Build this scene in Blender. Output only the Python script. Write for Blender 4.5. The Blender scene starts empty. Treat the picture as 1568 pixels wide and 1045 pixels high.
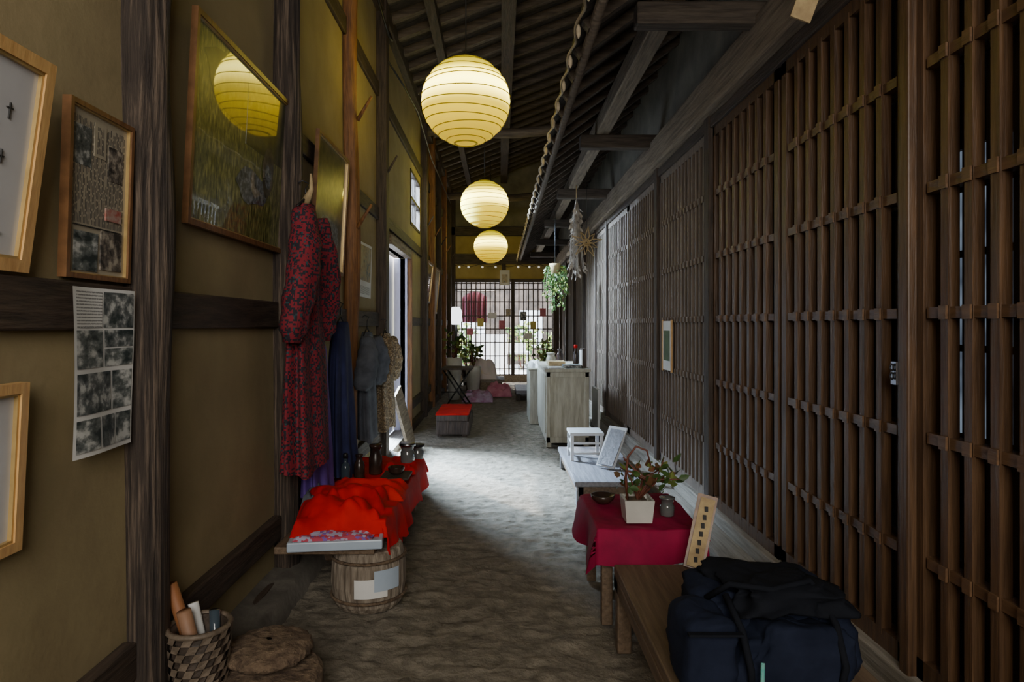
import bpy, math, random
from mathutils import Vector, Matrix, noise as mn
random.seed(7)
R=random.random
def U(a,b): return a+(b-a)*random.random()

# ------------------------------------------------------------------ materials
def mat(name,c1,c2=None,scale=6,rough=.8,bump=.2,st=(1,1,1),metal=0,detail=6,emit=0,coat=0,lo=.35,hi=.65,c3=None,dist=0.02,spec=.5,transl=0):
    m=bpy.data.materials.new(name); m.use_nodes=True
    nt=m.node_tree; N=nt.nodes; L=nt.links
    b=N['Principled BSDF']
    b.inputs['Roughness'].default_value=rough
    b.inputs['Metallic'].default_value=metal
    b.inputs['Specular IOR Level'].default_value=spec
    if coat:
        b.inputs['Coat Weight'].default_value=coat; b.inputs['Coat Roughness'].default_value=.02
    if c2 is None: c2=tuple(x*.75 for x in c1)
    tc=N.new('ShaderNodeTexCoord'); mp=N.new('ShaderNodeMapping'); mp.inputs['Scale'].default_value=st
    no=N.new('ShaderNodeTexNoise'); no.inputs['Scale'].default_value=scale; no.inputs['Detail'].default_value=detail
    no.inputs['Roughness'].default_value=.6
    cr=N.new('ShaderNodeValToRGB'); e=cr.color_ramp.elements
    e[0].position=lo; e[1].position=hi; e[0].color=(*c2,1); e[1].color=(*c1,1)
    if c3:
        k=cr.color_ramp.elements.new((lo+hi)/2); k.color=(*c3,1)
    L.new(tc.outputs['Object'],mp.inputs[0]); L.new(mp.outputs[0],no.inputs[0]); L.new(no.outputs[0],cr.inputs[0])
    L.new(cr.outputs[0],b.inputs['Base Color'])
    if bump:
        bp=N.new('ShaderNodeBump'); bp.inputs['Strength'].default_value=bump; bp.inputs['Distance'].default_value=dist
        L.new(no.outputs[0],bp.inputs['Height']); L.new(bp.outputs[0],b.inputs['Normal'])
    if emit:
        L.new(cr.outputs[0],b.inputs['Emission Color']); b.inputs['Emission Strength'].default_value=emit
    if transl:
        tb=N.new('ShaderNodeBsdfTranslucent'); mx=N.new('ShaderNodeMixShader'); mx.inputs[0].default_value=transl
        L.new(cr.outputs[0],tb.inputs[0]); L.new(b.outputs[0],mx.inputs[1]); L.new(tb.outputs[0],mx.inputs[2])
        L.new(mx.outputs[0],N['Material Output'].inputs[0])
    return m

def pattern_mat(name,base,c2,c3,scale,rough=.85,t1=.42,t2=.86,rnd=.6,st=(1,1,1)):
    m=bpy.data.materials.new(name); m.use_nodes=True
    nt=m.node_tree; N=nt.nodes; L=nt.links; b=N['Principled BSDF']; b.inputs['Roughness'].default_value=rough
    tc=N.new('ShaderNodeTexCoord'); vo=N.new('ShaderNodeTexVoronoi'); vo.inputs['Scale'].default_value=scale
    vo.inputs['Randomness'].default_value=rnd
    mp=N.new('ShaderNodeMapping'); mp.inputs['Scale'].default_value=st
    sp=N.new('ShaderNodeSeparateColor'); r1=N.new('ShaderNodeValToRGB'); r1.color_ramp.interpolation='CONSTANT'
    e=r1.color_ramp.elements; e[0].color=(*base,1); e[0].position=0; e[1].position=t1; e[1].color=(*c2,1)
    k=e.new(t2); k.color=(*c3,1)
    L.new(tc.outputs['Object'],mp.inputs[0]); L.new(mp.outputs[0],vo.inputs['Vector']); L.new(vo.outputs['Color'],sp.inputs[0]); L.new(sp.outputs[0],r1.inputs[0])
    L.new(r1.outputs[0],b.inputs['Base Color'])
    return m

def text_mat(name,paper,ink,line=60,axis=2,coat=0,ns=260):
    m=bpy.data.materials.new(name); m.use_nodes=True
    nt=m.node_tree; N=nt.nodes; L=nt.links; b=N['Principled BSDF']; b.inputs['Roughness'].default_value=.7
    if coat: b.inputs['Coat Weight'].default_value=coat; b.inputs['Coat Roughness'].default_value=.03
    tc=N.new('ShaderNodeTexCoord')
    wa=N.new('ShaderNodeTexWave'); wa.bands_direction='Z' if axis==2 else 'Y'; wa.inputs['Scale'].default_value=line/6.28*2
    no=N.new('ShaderNodeTexNoise'); no.inputs['Scale'].default_value=ns; no.inputs['Detail'].default_value=2
    mu=N.new('ShaderNodeMath'); mu.operation='MULTIPLY'
    cr=N.new('ShaderNodeValToRGB'); e=cr.color_ramp.elements
    e[0].position=.2; e[0].color=(*paper,1); e[1].position=.42; e[1].color=(*ink,1)
    L.new(tc.outputs['Object'],wa.inputs['Vector']); L.new(tc.outputs['Object'],no.inputs['Vector'])
    L.new(wa.outputs['Fac'],mu.inputs[0]); L.new(no.outputs[0],mu.inputs[1]); L.new(mu.outputs[0],cr.inputs[0]); L.new(cr.outputs[0],b.inputs['Base Color'])
    return m

def emis(name,c,s):
    m=bpy.data.materials.new(name); m.use_nodes=True
    b=m.node_tree.nodes['Principled BSDF']; b.inputs['Base Color'].default_value=(*c,1)
    b.inputs['Emission Color'].default_value=(*c,1); b.inputs['Emission Strength'].default_value=s
    return m

plaster=mat('ochre_plaster',(.31,.245,.125),(.24,.188,.094),2.5,.95,.35,detail=12)
plaster_d=mat('dark_plaster',(.24,.22,.17),(.15,.135,.105),3,.95,.2)
plaster_y=mat('yellow_plaster',(.46,.35,.12),(.36,.27,.09),3,.95,.2)
wv=mat('wood_dark_vertical',(.070,.047,.033),(.024,.016,.011),9,.65,.6,st=(5,5,.5))
wy=mat('wood_dark_along',(.070,.047,.033),(.026,.018,.013),9,.7,.5,st=(5,.5,5))
wx=mat('wood_dark_cross',(.10,.078,.058),(.04,.03,.023),9,.7,.5,st=(.5,5,5))
w_or=mat('wood_orange_log',(.30,.13,.038),(.12,.05,.018),9,.6,.6,st=(5,5,.5))
w_rough=mat('wood_rough_old',(.15,.108,.078),(.018,.012,.010),7,.85,1.0,st=(9,9,.35),c3=(.045,.032,.024))
w_gray=mat('wood_gray_beam',(.30,.24,.17),(.15,.115,.082),8,.8,.5,st=(5,.4,5))
w_sill=mat('wood_gray_sill',(.30,.27,.23),(.17,.15,.125),8,.8,.5,st=(5,.4,5))
lat=mat('lattice_brown',(.120,.064,.031),(.052,.028,.015),8,.42,.3,st=(6,6,.4))
lat_g=mat('lattice_gray',(.20,.158,.125),(.115,.088,.07),8,.6,.3,st=(6,6,.4))
lat_r=mat('lattice_rail',(.15,.082,.041),(.078,.042,.022),8,.42,.3,st=(5,.4,5))
lat_b=mat('lattice_back',(.05,.028,.018),(.024,.014,.010),8,.6,.3,st=(6,6,.4))
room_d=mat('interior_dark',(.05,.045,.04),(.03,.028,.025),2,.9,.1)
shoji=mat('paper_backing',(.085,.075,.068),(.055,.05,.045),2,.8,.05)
roofb=mat('roof_boards',(.065,.05,.037),(.024,.018,.014),5,.85,.5,st=(.5,5,5))
raft=mat('rafter_wood',(.13,.098,.07),(.055,.041,.03),6,.8,.5,st=(.5,5,5))
earth=mat('earth_floor',(.27,.235,.18),(.105,.09,.066),11,.95,1.0,detail=15,lo=.3,hi=.7,dist=.035)
frame_l=mat('frame_light_wood',(.62,.38,.15),(.48,.27,.10),12,.4,.1,st=(1,5,1))
frame_b=mat('frame_brown',(.22,.105,.042),(.115,.055,.022),12,.4,.1,st=(1,5,1))
gold=mat('gold_inner',(.55,.38,.15),None,10,.35,.05,metal=.4)
matb=mat('mat_board',(.56,.56,.57),(.5,.5,.52),4,.3,.02,coat=.6)
ink=mat('ink',(.03,.03,.03),None,10,.6,0)
inkg=mat('ink_print_gray',(.09,.085,.08),(.13,.12,.11),90,.6,0)
news=mat('newspaper',(.42,.37,.27),(.35,.31,.23),7,.6,.02,coat=.3)
printm=text_mat('print_text',(.66,.66,.64),(.2,.2,.2),110,2)
white_p=mat('white_paper',(.72,.72,.70),(.62,.62,.61),5,.7,.02)
cloth_w=mat('white_sheet',(.9,.9,.9),(.84,.84,.85),5,.7,.02,transl=.5)
bw=mat('bw_photo',(.55,.56,.54),(.02,.03,.03),14,.6,0,detail=8,lo=.4,hi=.62,c3=(.13,.145,.14),st=(1,1,1.6))
bw2=mat('bw_photo2',(.46,.47,.45),(.02,.03,.03),22,.6,0,detail=6,lo=.4,hi=.62,c3=(.11,.12,.12))
bw3=mat('bw_photo_warm',(.38,.34,.27),(.03,.028,.025),26,.6,0,detail=6,lo=.4,hi=.62,c3=(.14,.12,.10))
red=mat('red_cloth',(.60,.010,.010),(.42,.006,.007),6,.8,.15,detail=3,spec=.2)
mag=mat('magenta_cloth',(.30,.005,.05),(.21,.004,.038),6,.75,.1,spec=.2)
orange=mat('orange_cloth',(.62,.018,.012),(.48,.012,.009),6,.8,.1,spec=.2)
navy=mat('navy_cloth',(.022,.028,.10),(.012,.015,.06),7,.9,.2)
purple=mat('purple_cloth',(.17,.09,.42),(.10,.05,.27),7,.9,.2)
gray_c=mat('gray_cloth',(.10,.11,.135),(.05,.055,.07),9,.9,.3)
dress_m=pattern_mat('dress_pattern',(.19,.009,.02),(.014,.010,.018),(.015,.05,.06),105,t1=.52,t2=.93,rnd=.1)
tan_m=pattern_mat('tan_floral',(.26,.19,.11),(.12,.09,.06),(.36,.30,.22),90)
bagm=mat('bag_nylon',(.011,.015,.032),(.006,.009,.020),8,.9,.5,detail=4,spec=.15)
bagb=mat('bag_black',(.008,.0095,.014),None,8,.9,.4,spec=.12)
zipm=mat('zip_metal',(.4,.4,.42),None,8,.3,0,metal=1)
barkm=mat('stump_wood',(.32,.27,.21),(.12,.09,.065),7,.85,.7,st=(6,6,.5))
ceram=mat('white_ceramic',(.62,.62,.58),(.52,.52,.48),6,.35,.02)
leafm=mat('leaf_green',(.09,.17,.045),(.035,.08,.02),9,.5,.1,transl=.25)
leafy=mat('leaf_yellow',(.35,.38,.10),(.12,.2,.04),9,.5,.1,transl=.35)
leafr=mat('leaf_reddish',(.22,.07,.04),(.09,.08,.03),9,.5,.1)
stemm=mat('stem_redbrown',(.16,.05,.03),None,9,.6,.2)
straw=mat('straw',(.50,.38,.20),(.32,.23,.12),14,.8,.3)
basketm=mat('basket_weave',(.19,.145,.105),(.09,.067,.047),20,.6,.3)
basketd=mat('basket_dark',(.07,.05,.038),(.03,.022,.016),20,.6,.3)
cushm=mat('cushion_brown',(.21,.145,.09),(.08,.05,.032),26,.95,1.0,dist=.03)
stone=mat('stone_ledge',(.15,.135,.112),(.075,.065,.055),6,.9,.7)
bench_m=mat('bench_wood',(.18,.122,.077),(.10,.066,.04),8,.6,.3,st=(6,.4,6))
bench_b=mat('bench_bluegray',(.26,.26,.29),(.17,.17,.19),8,.5,.3,st=(6,.4,6))
cab_m=mat('cabinet_pale',(.42,.40,.33),(.27,.255,.20),7,.7,.4,st=(4,4,.5))
white_w=mat('white_painted',(.66,.68,.70),(.58,.60,.62),6,.5,.05)
jamb_m=mat('door_planed_bluelit',(.62,.60,.74),(.52,.50,.64),6,.5,.05,st=(5,5,.4))  # planed wood with the blue daylight on it painted into the colour
glass_d=mat('dark_glass',(.05,.07,.09),None,4,.08,0)
glassj=mat('jar_glass',(.13,.14,.14),(.08,.085,.085),4,.08,0,coat=1)
tray_m=mat('tray_plastic',(.42,.50,.60),(.36,.44,.54),4,.35,.02)
wire=mat('black_wire',(.01,.01,.01),None,4,.5,0)
iron=mat('iron_dark',(.04,.04,.045),None,9,.4,.1,metal=.6)
jardk=mat('dark_jar',(.05,.028,.02),(.02,.012,.01),9,.25,.05)
pic_grass=mat('picture_meadow',(.44,.42,.14),(.04,.05,.018),60,.35,0,st=(1,1,.3),coat=1,detail=9,lo=.34,hi=.72,c3=(.17,.18,.055))
pic_sky=mat('picture_shade',(.13,.13,.05),(.012,.018,.007),14,.35,0,coat=1,detail=10,lo=.3,hi=.75,c3=(.05,.06,.02))
pic_dark=mat('picture_dark',(.12,.10,.06),(.015,.015,.012),14,.3,0,coat=1,detail=6)
pic_blue=mat('picture_figures',(.26,.29,.36),(.02,.025,.03),40,.35,0,coat=1,detail=6,c3=(.09,.11,.14))
pic_col=mat('picture_poster',(.30,.32,.25),(.05,.10,.12),16,.4,0,detail=5,c3=(.35,.25,.12))

# ------------------------------------------------------------------ mesh builder
class MB:
    def __init__(s): s.v=[];s.f=[];s.m=[];s.ms=[];s.sm=[]
    def mi(s,m):
        if m not in s.ms: s.ms.append(m)
        return s.ms.index(m)
    def add(s,vs,fs,m,smooth=False):
        o=len(s.v); k=s.mi(m)
        s.v+= [Vector(a) for a in vs]
        for f in fs: s.f.append([i+o for i in f]); s.m.append(k); s.sm.append(smooth)
    def box(s,x0,x1,y0,y1,z0,z1,m,M=None):
        vs=[Vector(p) for p in [(x0,y0,z0),(x1,y0,z0),(x1,y1,z0),(x0,y1,z0),(x0,y0,z1),(x1,y0,z1),(x1,y1,z1),(x0,y1,z1)]]
        if M: vs=[M@p for p in vs]
        s.add(vs,[(0,3,2,1),(4,5,6,7),(0,1,5,4),(1,2,6,5),(2,3,7,6),(3,0,4,7)],m)
    def beam(s,p0,p1,w,h,m,up=(0,0,1)):
        p0=Vector(p0);p1=Vector(p1);d=(p1-p0).normalized();u=Vector(up)
        sx=d.cross(u).normalized(); u=sx.cross(d).normalized()
        vs=[]
        for p in (p0,p1):
            for a,b in ((-1,-1),(1,-1),(1,1),(-1,1)): vs.append(p+sx*a*w/2+u*b*h/2)
        s.add(vs,[(0,1,2,3),(7,6,5,4),(0,4,5,1),(1,5,6,2),(2,6,7,3),(3,7,4,0)],m)
    def tube(s,pts,r,m,seg=8,smooth=True,cap=True,rough=0,seed=0):
        pts=[Vector(p) for p in pts]; n=len(pts); vs=[];fs=[]
        prev=None
        for i,p in enumerate(pts):
            d=(pts[min(i+1,n-1)]-pts[max(i-1,0)]).normalized()
            if prev is None:
                a=Vector((0,0,1)) if abs(d.z)<.9 else Vector((1,0,0))
                sx=d.cross(a).normalized()
            else: sx=(prev-d*prev.dot(d)).normalized()
            prev=sx; sy=d.cross(sx)
            rr=r[i] if isinstance(r,(list,tuple)) else r
            for j in range(seg):
                t=2*math.pi*j/seg
                q=rr
                if rough: q*=1+rough*mn.noise(Vector((math.cos(t)*1.5+seed,math.sin(t)*1.5,p.length*2.5)))
                vs.append(p+(sx*math.cos(t)+sy*math.sin(t))*q)
        for i in range(n-1):
            for j in range(seg):
                a=i*seg+j;b=i*seg+(j+1)%seg
                fs.append((a,b,b+seg,a+seg))
        if cap: fs.append(tuple(range(seg))[::-1]); fs.append(tuple((n-1)*seg+j for j in range(seg)))
        s.add(vs,fs,m,smooth)
    def lathe(s,c,prof,m,seg=24,sx=1,sy=1,smooth=True,rot=0):
        vs=[];fs=[]; n=len(prof); c=Vector(c)
        for r,z in prof:
            for j in range(seg):
                t=2*math.pi*j/seg+rot; vs.append(c+Vector((r*sx*math.cos(t),r*sy*math.sin(t),z)))
        for i in range(n-1):
            for j in range(seg):
                a=i*seg+j;b=i*seg+(j+1)%seg; fs.append((a,b,b+seg,a+seg))
        fs.append(tuple(range(seg))[::-1]); fs.append(tuple((n-1)*seg+j for j in range(seg)))
        s.add(vs,fs,m,smooth)
    def sphere(s,c,r,m,seg=12,sz=1,sx=1,sy=1):
        k=max(6,seg//2+2)
        s.lathe(c,[(max(r*math.sin(math.pi*i/k),r*.01),-r*sz*math.cos(math.pi*i/k)) for i in range(k+1)],m,seg,sx,sy)
    def grid(s,fn,nu,nv,m,smooth=True):
        vs=[fn(i/nu,j/nv) for j in range(nv+1) for i in range(nu+1)]
        fs=[(j*(nu+1)+i,j*(nu+1)+i+1,(j+1)*(nu+1)+i+1,(j+1)*(nu+1)+i) for j in range(nv) for i in range(nu)]
        s.add(vs,fs,m,smooth)
    def leaf(s,p,d,l,w,m):
        p=Vector(p);d=Vector(d).normalized(); a=Vector((U(-1,1),U(-1,1),U(-.3,.6)))
        sd=d.cross(a).normalized(); n=sd.cross(d)
        vs=[p,p+d*l*.35+sd*w/2,p+d*l*.35-n*w*.15,p+d*l*.35-sd*w/2,p+d*l*.75+sd*w*.35+n*-.1*l,p+d*l*.75-n*l*.15,p+d*l*.75-sd*w*.35+n*-.1*l,p+d*l-n*l*.25]
        s.add(vs,[(0,1,2),(0,2,3),(1,4,5,2),(2,5,6,3),(4,7,5),(5,7,6)],m,True)
    def build(s,name,bevel=0,solid=0,sub=0):
        me=bpy.data.meshes.new(name)
        xs=[v.x for v in s.v];ys=[v.y for v in s.v];zs=[v.z for v in s.v]
        c=Vector(((min(xs)+max(xs))/2,(min(ys)+max(ys))/2,min(zs)))
        me.from_pydata([v-c for v in s.v],[],s.f)
        for m in s.ms: me.materials.append(m)
        for p,k,sm in zip(me.polygons,s.m,s.sm): p.material_index=k; p.use_smooth=sm
        me.update()
        o=bpy.data.objects.new(name,me); o.location=c; bpy.context.scene.collection.objects.link(o)
        if solid:
            k=o.modifiers.new('s','SOLIDIFY'); k.thickness=solid
        if bevel:
            k=o.modifiers.new('b','BEVEL'); k.width=bevel; k.segments=2; k.limit_method='ANGLE'
        if sub:
            k=o.modifiers.new('u','SUBSURF'); k.levels=sub; k.render_levels=sub
        return o

XL=-1.2; XR=1.44
# ------------------------------------------------------------------ floor
b=MB()
def ff(u,v):
    x=-1.35+u*2.95; y=-2.6+v*19.0
    z=.010*mn.noise(Vector((x*2.2,y*4,0)))+.010*mn.noise(Vector((x*5,y*11,3)))+.011*mn.noise(Vector((x*12,y*22,7)))+.006*mn.noise(Vector((x*26,y*40,7)))
    return Vector((x,y,z-.011))
b.grid(ff,180,950,earth); b.box(-1.35,1.6,-2.6,16.4,-.2,-.08,earth)
b.build('floor')

# ------------------------------------------------------------------ left wall
b=MB()
DY0,DY1,DZ=6.80,8.28,2.24
WY0,WY1,WZ0,WZ1=8.75,9.75,2.75,3.5
b.box(-1.26,XL,-2.6,DY0,0,4.7,plaster)
b.box(-1.26,XL,DY0,DY1,DZ,4.7,plaster)
b.box(-1.26,XL,DY1,WY0,0,4.7,plaster)
b.box(-1.26,XL,WY0,WY1,0,WZ0,plaster)
b.box(-1.26,XL,WY0,WY1,WZ1,4.7,plaster)
b.box(-1.26,XL,WY1,16.1,0,4.7,plaster)
b.build('wall_left')
tn=[0]
def trim(b,bev=.006):
    tn[0]+=1; return b.build('trim_%d'%tn[0],bevel=bev)
def logpost(x,y,z0,z1,rx,m,seed,curve=0.01,n=40):
    b=MB(); pts=[]
    for i in range(n+1):
        z=z0+(z1-z0)*i/n
        pts.append((x+curve*mn.noise(Vector((seed,z*.7,0))),y+curve*mn.noise(Vector((seed,z*.7,9))),z))
    b.tube(pts,rx,m,seg=18,rough=.34,seed=seed)
    return b
b=logpost(-1.17,2.155,0,4.6,.080,w_rough,1.3,.02,110); trim(b,0)
b=logpost(-1.17,3.54,0,4.6,.080,w_rough,4.1,.02,90); trim(b,0)
b=logpost(-1.16,5.07,0,4.6,.065,w_or,8.1,.03,60)
for z in (2.98,2.15):
    b.tube([(-1.1,5.05,z),(-.98,5.0,z+.17)],[.016,.01],w_or,6)
trim(b,0)
for i,(y,m) in enumerate([(6.42,wv),(9.95,wv),(11.1,w_or),(12.3,wv),(13.5,w_or),(14.8,wv)]):
    b=MB(); b.box(-1.2,-1.10,y-.08,y+.08,0,4.6,m)
    b.tube([(-1.1,y,2.9),(-1.0,y-.05,3.05)],[.014,.01],m,6)
    trim(b,.012)
b=MB()
def rail(z0,z1,segs,m=wy,pr=.03):
    for a,c in segs: b.box(-1.2,-1.2+pr,a,c,z0,z1,m)
rail(1.385,1.52,[(-2.5,2.08),(2.23,3.46),(3.61,5.0),(5.13,6.36)])
rail(.27,.39,[(-2.5,2.08),(2.23,3.46),(3.61,5.0),(5.13,6.36),(8.36,16)],wy,.045)
rail(2.42,2.54,[(3.61,5.0),(5.13,6.36),(6.5,16)])
rail(1.385,1.50,[(8.36,16)])
rail(3.62,3.76,[(2.23,3.46),(3.61,5.0),(5.13,6.36),(6.5,16)])
rail(0,.10,[(-2.5,2.08),(2.23,3.46),(3.61,6.8),(8.36,16)],wy,.07)
rail(4.45,4.62,[(-2.5,16)],wy,.08)
trim(b)
b=MB()
def lg(u,v):
    y=1.5+u*5.2; t=v
    x=-1.2+.21*t; z=.115-.03*t if t<.85 else -.02
    k=mn.noise(Vector((y*3,t*2,0)))
    return Vector((x+.02*k,y,z+.02*k))
b.grid(lg,60,8,stone); b.build('trim_ledge_left')
# door frame, sliding door
b=MB()
b.box(-1.28,-1.175,DY0-.07,DY0,0,DZ+.1,wv); b.box(-1.34,-1.175,DY1,DY1+.05,.0,DZ,jamb_m); b.box(-1.28,-1.12,DY1+.05,DY1+.11,0,DZ+.1,w_or)
b.box(-1.28,-1.12,DY0,DY1+.05,DZ,DZ+.1,w_gray); b.box(-1.34,-1.14,DY0,DY1,-.05,.06,w_sill)
b.build('door_frame_left',bevel=.004)
b=MB()
b.box(-1.40,-1.36,DY1-.5,DY1+.3,.05,DZ+.02,jamb_m)
b.box(-1.36,-1.345,DY1-.5,DY1-.45,.05,DZ+.02,frame_l); 
b.box(-1.36,-1.345,DY1-.45,DY1+.25,1.1,1.16,frame_l)
b.build('door_1',bevel=.003)
b=MB()
for a in (WY0,WY1-.04,(WY0+WY1)/2-.02): b.box(-1.26,-1.19,a,a+.04,WZ0,WZ1,wv)
for z in (WZ0,WZ1-.04,3.1): b.box(-1.26,-1.19,WY0,WY1,z,z+.04,wv)
b.build('window_1')

# ------------------------------------------------------------------ right lattice
def lattice_panel(name,y0,y1,slm,spacing=.072,back=None,z0=.2,z1=2.72,dbl=False):
    b=MB()
    w=.05; rm=lat_r if dbl else slm
    for a in (y0,y1-w): b.box(XR-.02,XR+.045,a,a+w,z0,z1,slm)
    for z in (z0,z1-.07): b.box(XR-.02,XR+.045,y0,y1,z,z+.07,slm)
    n=round((y1-y0-2*w)/spacing); sp=(y1-y0-2*w)/n; hw=.017 if dbl else .015
    for i in range(1,n):
        y=y0+w+sp*i; b.box(XR-.022,XR+.016,y-hw,y+hw,z0+.05,z1-.05,slm)
    if dbl:
        for i in range(n):
            y=y0+w+sp*(i+.5); b.box(XR+.085,XR+.11,y-.017,y+.017,z0,z1,lat_b)
        for k in range(5): b.box(XR+.07,XR+.085,y0,y1,.605+.417*k-.02,.605+.417*k+.02,lat_b)
    for k in range(5):
        z=.605+.417*k
        if z<z1: b.box(XR-.0,XR+.03,y0+w,y1-w,z-.018,z+.018,rm)
        for i in range(n):
            y=y0+w+sp*(i+.5); b.box(XR-.016,XR-.0,y-sp*.5+hw-.004,y+sp*.5-hw+.004,z-.018,z+.018,rm)
        for i in range(1,n):
            y=y0+w+sp*i; b.box(XR-.030,XR-.02,y-hw,y+hw,z-.022,z+.022,rm)
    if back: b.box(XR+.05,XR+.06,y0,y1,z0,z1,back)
    return b.build(name)
ys=[0.0,1.15,2.25,3.30,4.38,5.82,7.2,8.6,9.6]
for i in range(len(ys)-1):
    m=lat if i<4 else lat_g
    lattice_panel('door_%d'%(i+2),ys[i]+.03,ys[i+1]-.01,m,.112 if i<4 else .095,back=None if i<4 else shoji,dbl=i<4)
b=MB()
for y in (0.0,1.15,2.25,4.40,5.84,8.6,9.6,11,12.4,13.8,15.2):
    w=.05 if y in(1.15,2.25) else .1
    b.box(XR-.05,XR+.07,y-w/2,y+w/2,.1,2.8,wv if y>3 else lat)
b.box(XR-.06,XR+.1,-2.6,16,.0,.2,w_sill)
b.box(XR-.04,XR+.08,-2.6,16,2.71,2.78,wy)
trim(b)
b=MB(); b.box(XR-.10,XR+.12,-2.6,16,2.79,3.03,w_gray); trim(b,.015)
b=MB()
b.box(1.2,XR-.06,-1,4.4,.0,.13,w_sill); b.box(1.24,XR-.06,4.4,9.2,0,.10,w_sill); trim(b,.012)
b=MB()
b.box(XR,XR+.1,-2.6,16.1,3.0,5.9,plaster_d)
b.box(XR+.02,XR+.1,9.6,16.1,0,3,wv)
b.box(XR,XR+.1,-2.6,0,0,3,plaster_d)
for k in range(40): b.box(XR-.005,XR+.03,9.7+k*.16,9.7+k*.16+.05,.2,2.7,lat_g)
b.build('wall_right')
b=MB()
b.box(3.5,3.6,-.5,9.8,0,3,room_d); b.box(1.56,3.6,-.6,-.5,0,3,room_d); b.box(1.56,3.6,9.7,9.8,0,3,room_d)
b.box(1.56,3.6,-.6,9.8,-.1,0,room_d); b.box(1.56,3.6,-.6,9.8,3,3.1,room_d); b.build('wall_back_room')
winm=mat('window_cool_glass',(.32,.40,.50),(.08,.10,.14),3,.3,0,emit=.5,detail=2)
b=MB(); b.box(3.46,3.49,3.9,5.1,.5,2.7,winm)
for y in (3.9,4.3,4.7,5.1): b.box(3.42,3.5,y-.03,y+.03,.45,2.75,wv)
for z in (.45,1.2,1.9,2.7): b.box(3.42,3.5,3.9,5.1,z,z+.05,wv)
b.build('window_2')

# ------------------------------------------------------------------ roof / ceiling
b=MB()
def rz(x): return 4.58+(x+1.3)*.38
vs=[(-1.4,-2.7,rz(-1.4)),(1.6,-2.7,rz(1.6)),(1.6,16.3,rz(1.6)),(-1.4,16.3,rz(-1.4))]
b.add(vs+[(a[0],a[1],a[2]+.1) for a in vs],[(0,3,2,1),(4,5,6,7),(0,1,5,4),(1,2,6,5),(2,3,7,6),(3,0,4,7)],roofb)
b.build('ceiling')
b=MB()
y=-2.4
while y<16:
    b.beam((-1.25,y,rz(-1.25)-.04),(1.43,y,rz(1.43)-.04),.08,.09,raft); y+=.42
b.beam((.1,-2.5,rz(.1)-.17),(.1,16,rz(.1)-.17),.16,.16,wy)
b.beam((-.7,-2.5,rz(-.7)-.15),(-.7,16,rz(-.7)-.15),.1,.12,wy)
trim(b,0)
b=MB()
for y,z in ((10,4.36),(14,4.14)):
    pts=[(-1.2+2.64*t/12,y,z+.03*math.sin(t*.8)) for t in range(13)]
    b.tube(pts,.075,raft,10,rough=.15,seed=y)
trim(b,0)
def ez(x): return 2.95+(x-.45)*.72
b=MB()
vs=[(.42,-2.5,ez(.42)+.06),(1.44,-2.5,ez(1.44)+.06),(1.44,16,ez(1.44)+.06),(.42,16,ez(.42)+.06)]
b.add(vs+[(a[0],a[1],a[2]+.04) for a in vs],[(0,3,2,1),(4,5,6,7),(0,1,5,4),(1,2,6,5),(2,3,7,6),(3,0,4,7)],roofb)
y=-2.3
while y<16:
    b.beam((.45,y,ez(.45)+.03),(1.44,y,ez(1.44)+.03),.06,.06,raft); y+=.36
b.build('ceiling_eave')
b=MB()
b.box(.86,.98,-2.4,16,3.10,3.24,w_gray)
for y in (1.1,3.47,5.88,8.2,10.6,13.0,15.3):
    b.box(.72,XR,y-.05,y+.05,2.98,3.10,wx)
trim(b,.01)
b=MB()
pts=[];y=-1.0
rope=mat('eave_cord',(.55,.46,.33),(.33,.27,.18),12,.8,.2)
while y<15.9:
    pts.append((.41+.012*math.sin(y*16),y,ez(.41)+.03+.022*abs(math.sin(y*8)))); y+=.06
b.tube(pts,.008,rope,6)
y=-.5
while y<15.8:
    b.lathe((.41,y,ez(.41)-.03),[(.004,0),(.012,.02),(.013,.045),(.006,.07)],rope,8); y+=.39
b.build('string_lights')
b=MB(); b.tube([(.5,-1,2.98),(.5,15.9,2.98)],.03,raft,10); trim(b,0)

# ------------------------------------------------------------------ end wall + rear wall
b=MB()
b.box(-1.3,XR+.1,16.0,16.12,2.47,2.9,plaster_y); b.box(-1.3,XR+.1,16.02,16.12,2.9,5.9,plaster_d)
b.box(-1.2,.95,15.98,16.02,3.14,3.56,plaster_y)
b.box(-1.3,XR+.1,16.0,16.12,-.1,.16,w_gray)
b.build('wall_end')
b=MB()
b.box(-1.2,XR,15.92,16.1,2.88,3.12,wx); b.box(-1.2,XR,15.9,16.1,3.58,3.78,wx)
b.box(-1.2,XR,15.95,16.1,2.44,2.52,wx); b.box(.05,.15,15.94,16.05,2.5,3.0,wv)
b.box(-1.2,-1.08,15.9,16.1,0,4.5,wv); b.box(1.30,1.44,15.9,16.1,0,3.5,wv); b.box(.28,.36,15.94,16.05,.16,2.5,wv); trim(b)
b=MB()
for i in range(21):
    x=-1.05+i*.117; b.box(x-.013,x+.013,16.0,16.03,.16,2.47,wv)
for z in (.16,.3,.62,.95,1.28,1.6,1.95,2.25,2.4): b.box(-1.1,1.32,16.03,16.05,z,z+.025,wv)
b.build('window_3')
b=MB(); b.box(-1.4,XR+.2,-2.75,-2.6,0,6,plaster); b.build('wall_rear')
bulb=emis('bulb_frosted',(.9,.85,.75),.6)
b=MB(); b.tube([(-1.1+2.4*t/24,15.86,2.83+.03*math.sin(t*1.3)) for t in range(25)],.006,wire,5)
for x in (-.98,-.76,-.42,-.1,.45,.72,.95): b.sphere((x,15.86,2.80),.028,bulb,8)
b.build('garland_lights')
b=MB(); b.box(-.0,.24,15.85,15.87,2.36,2.72,white_p); b.box(.05,.19,15.84,15.85,2.42,2.62,pic_col); b.build('paper_sign')

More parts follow.
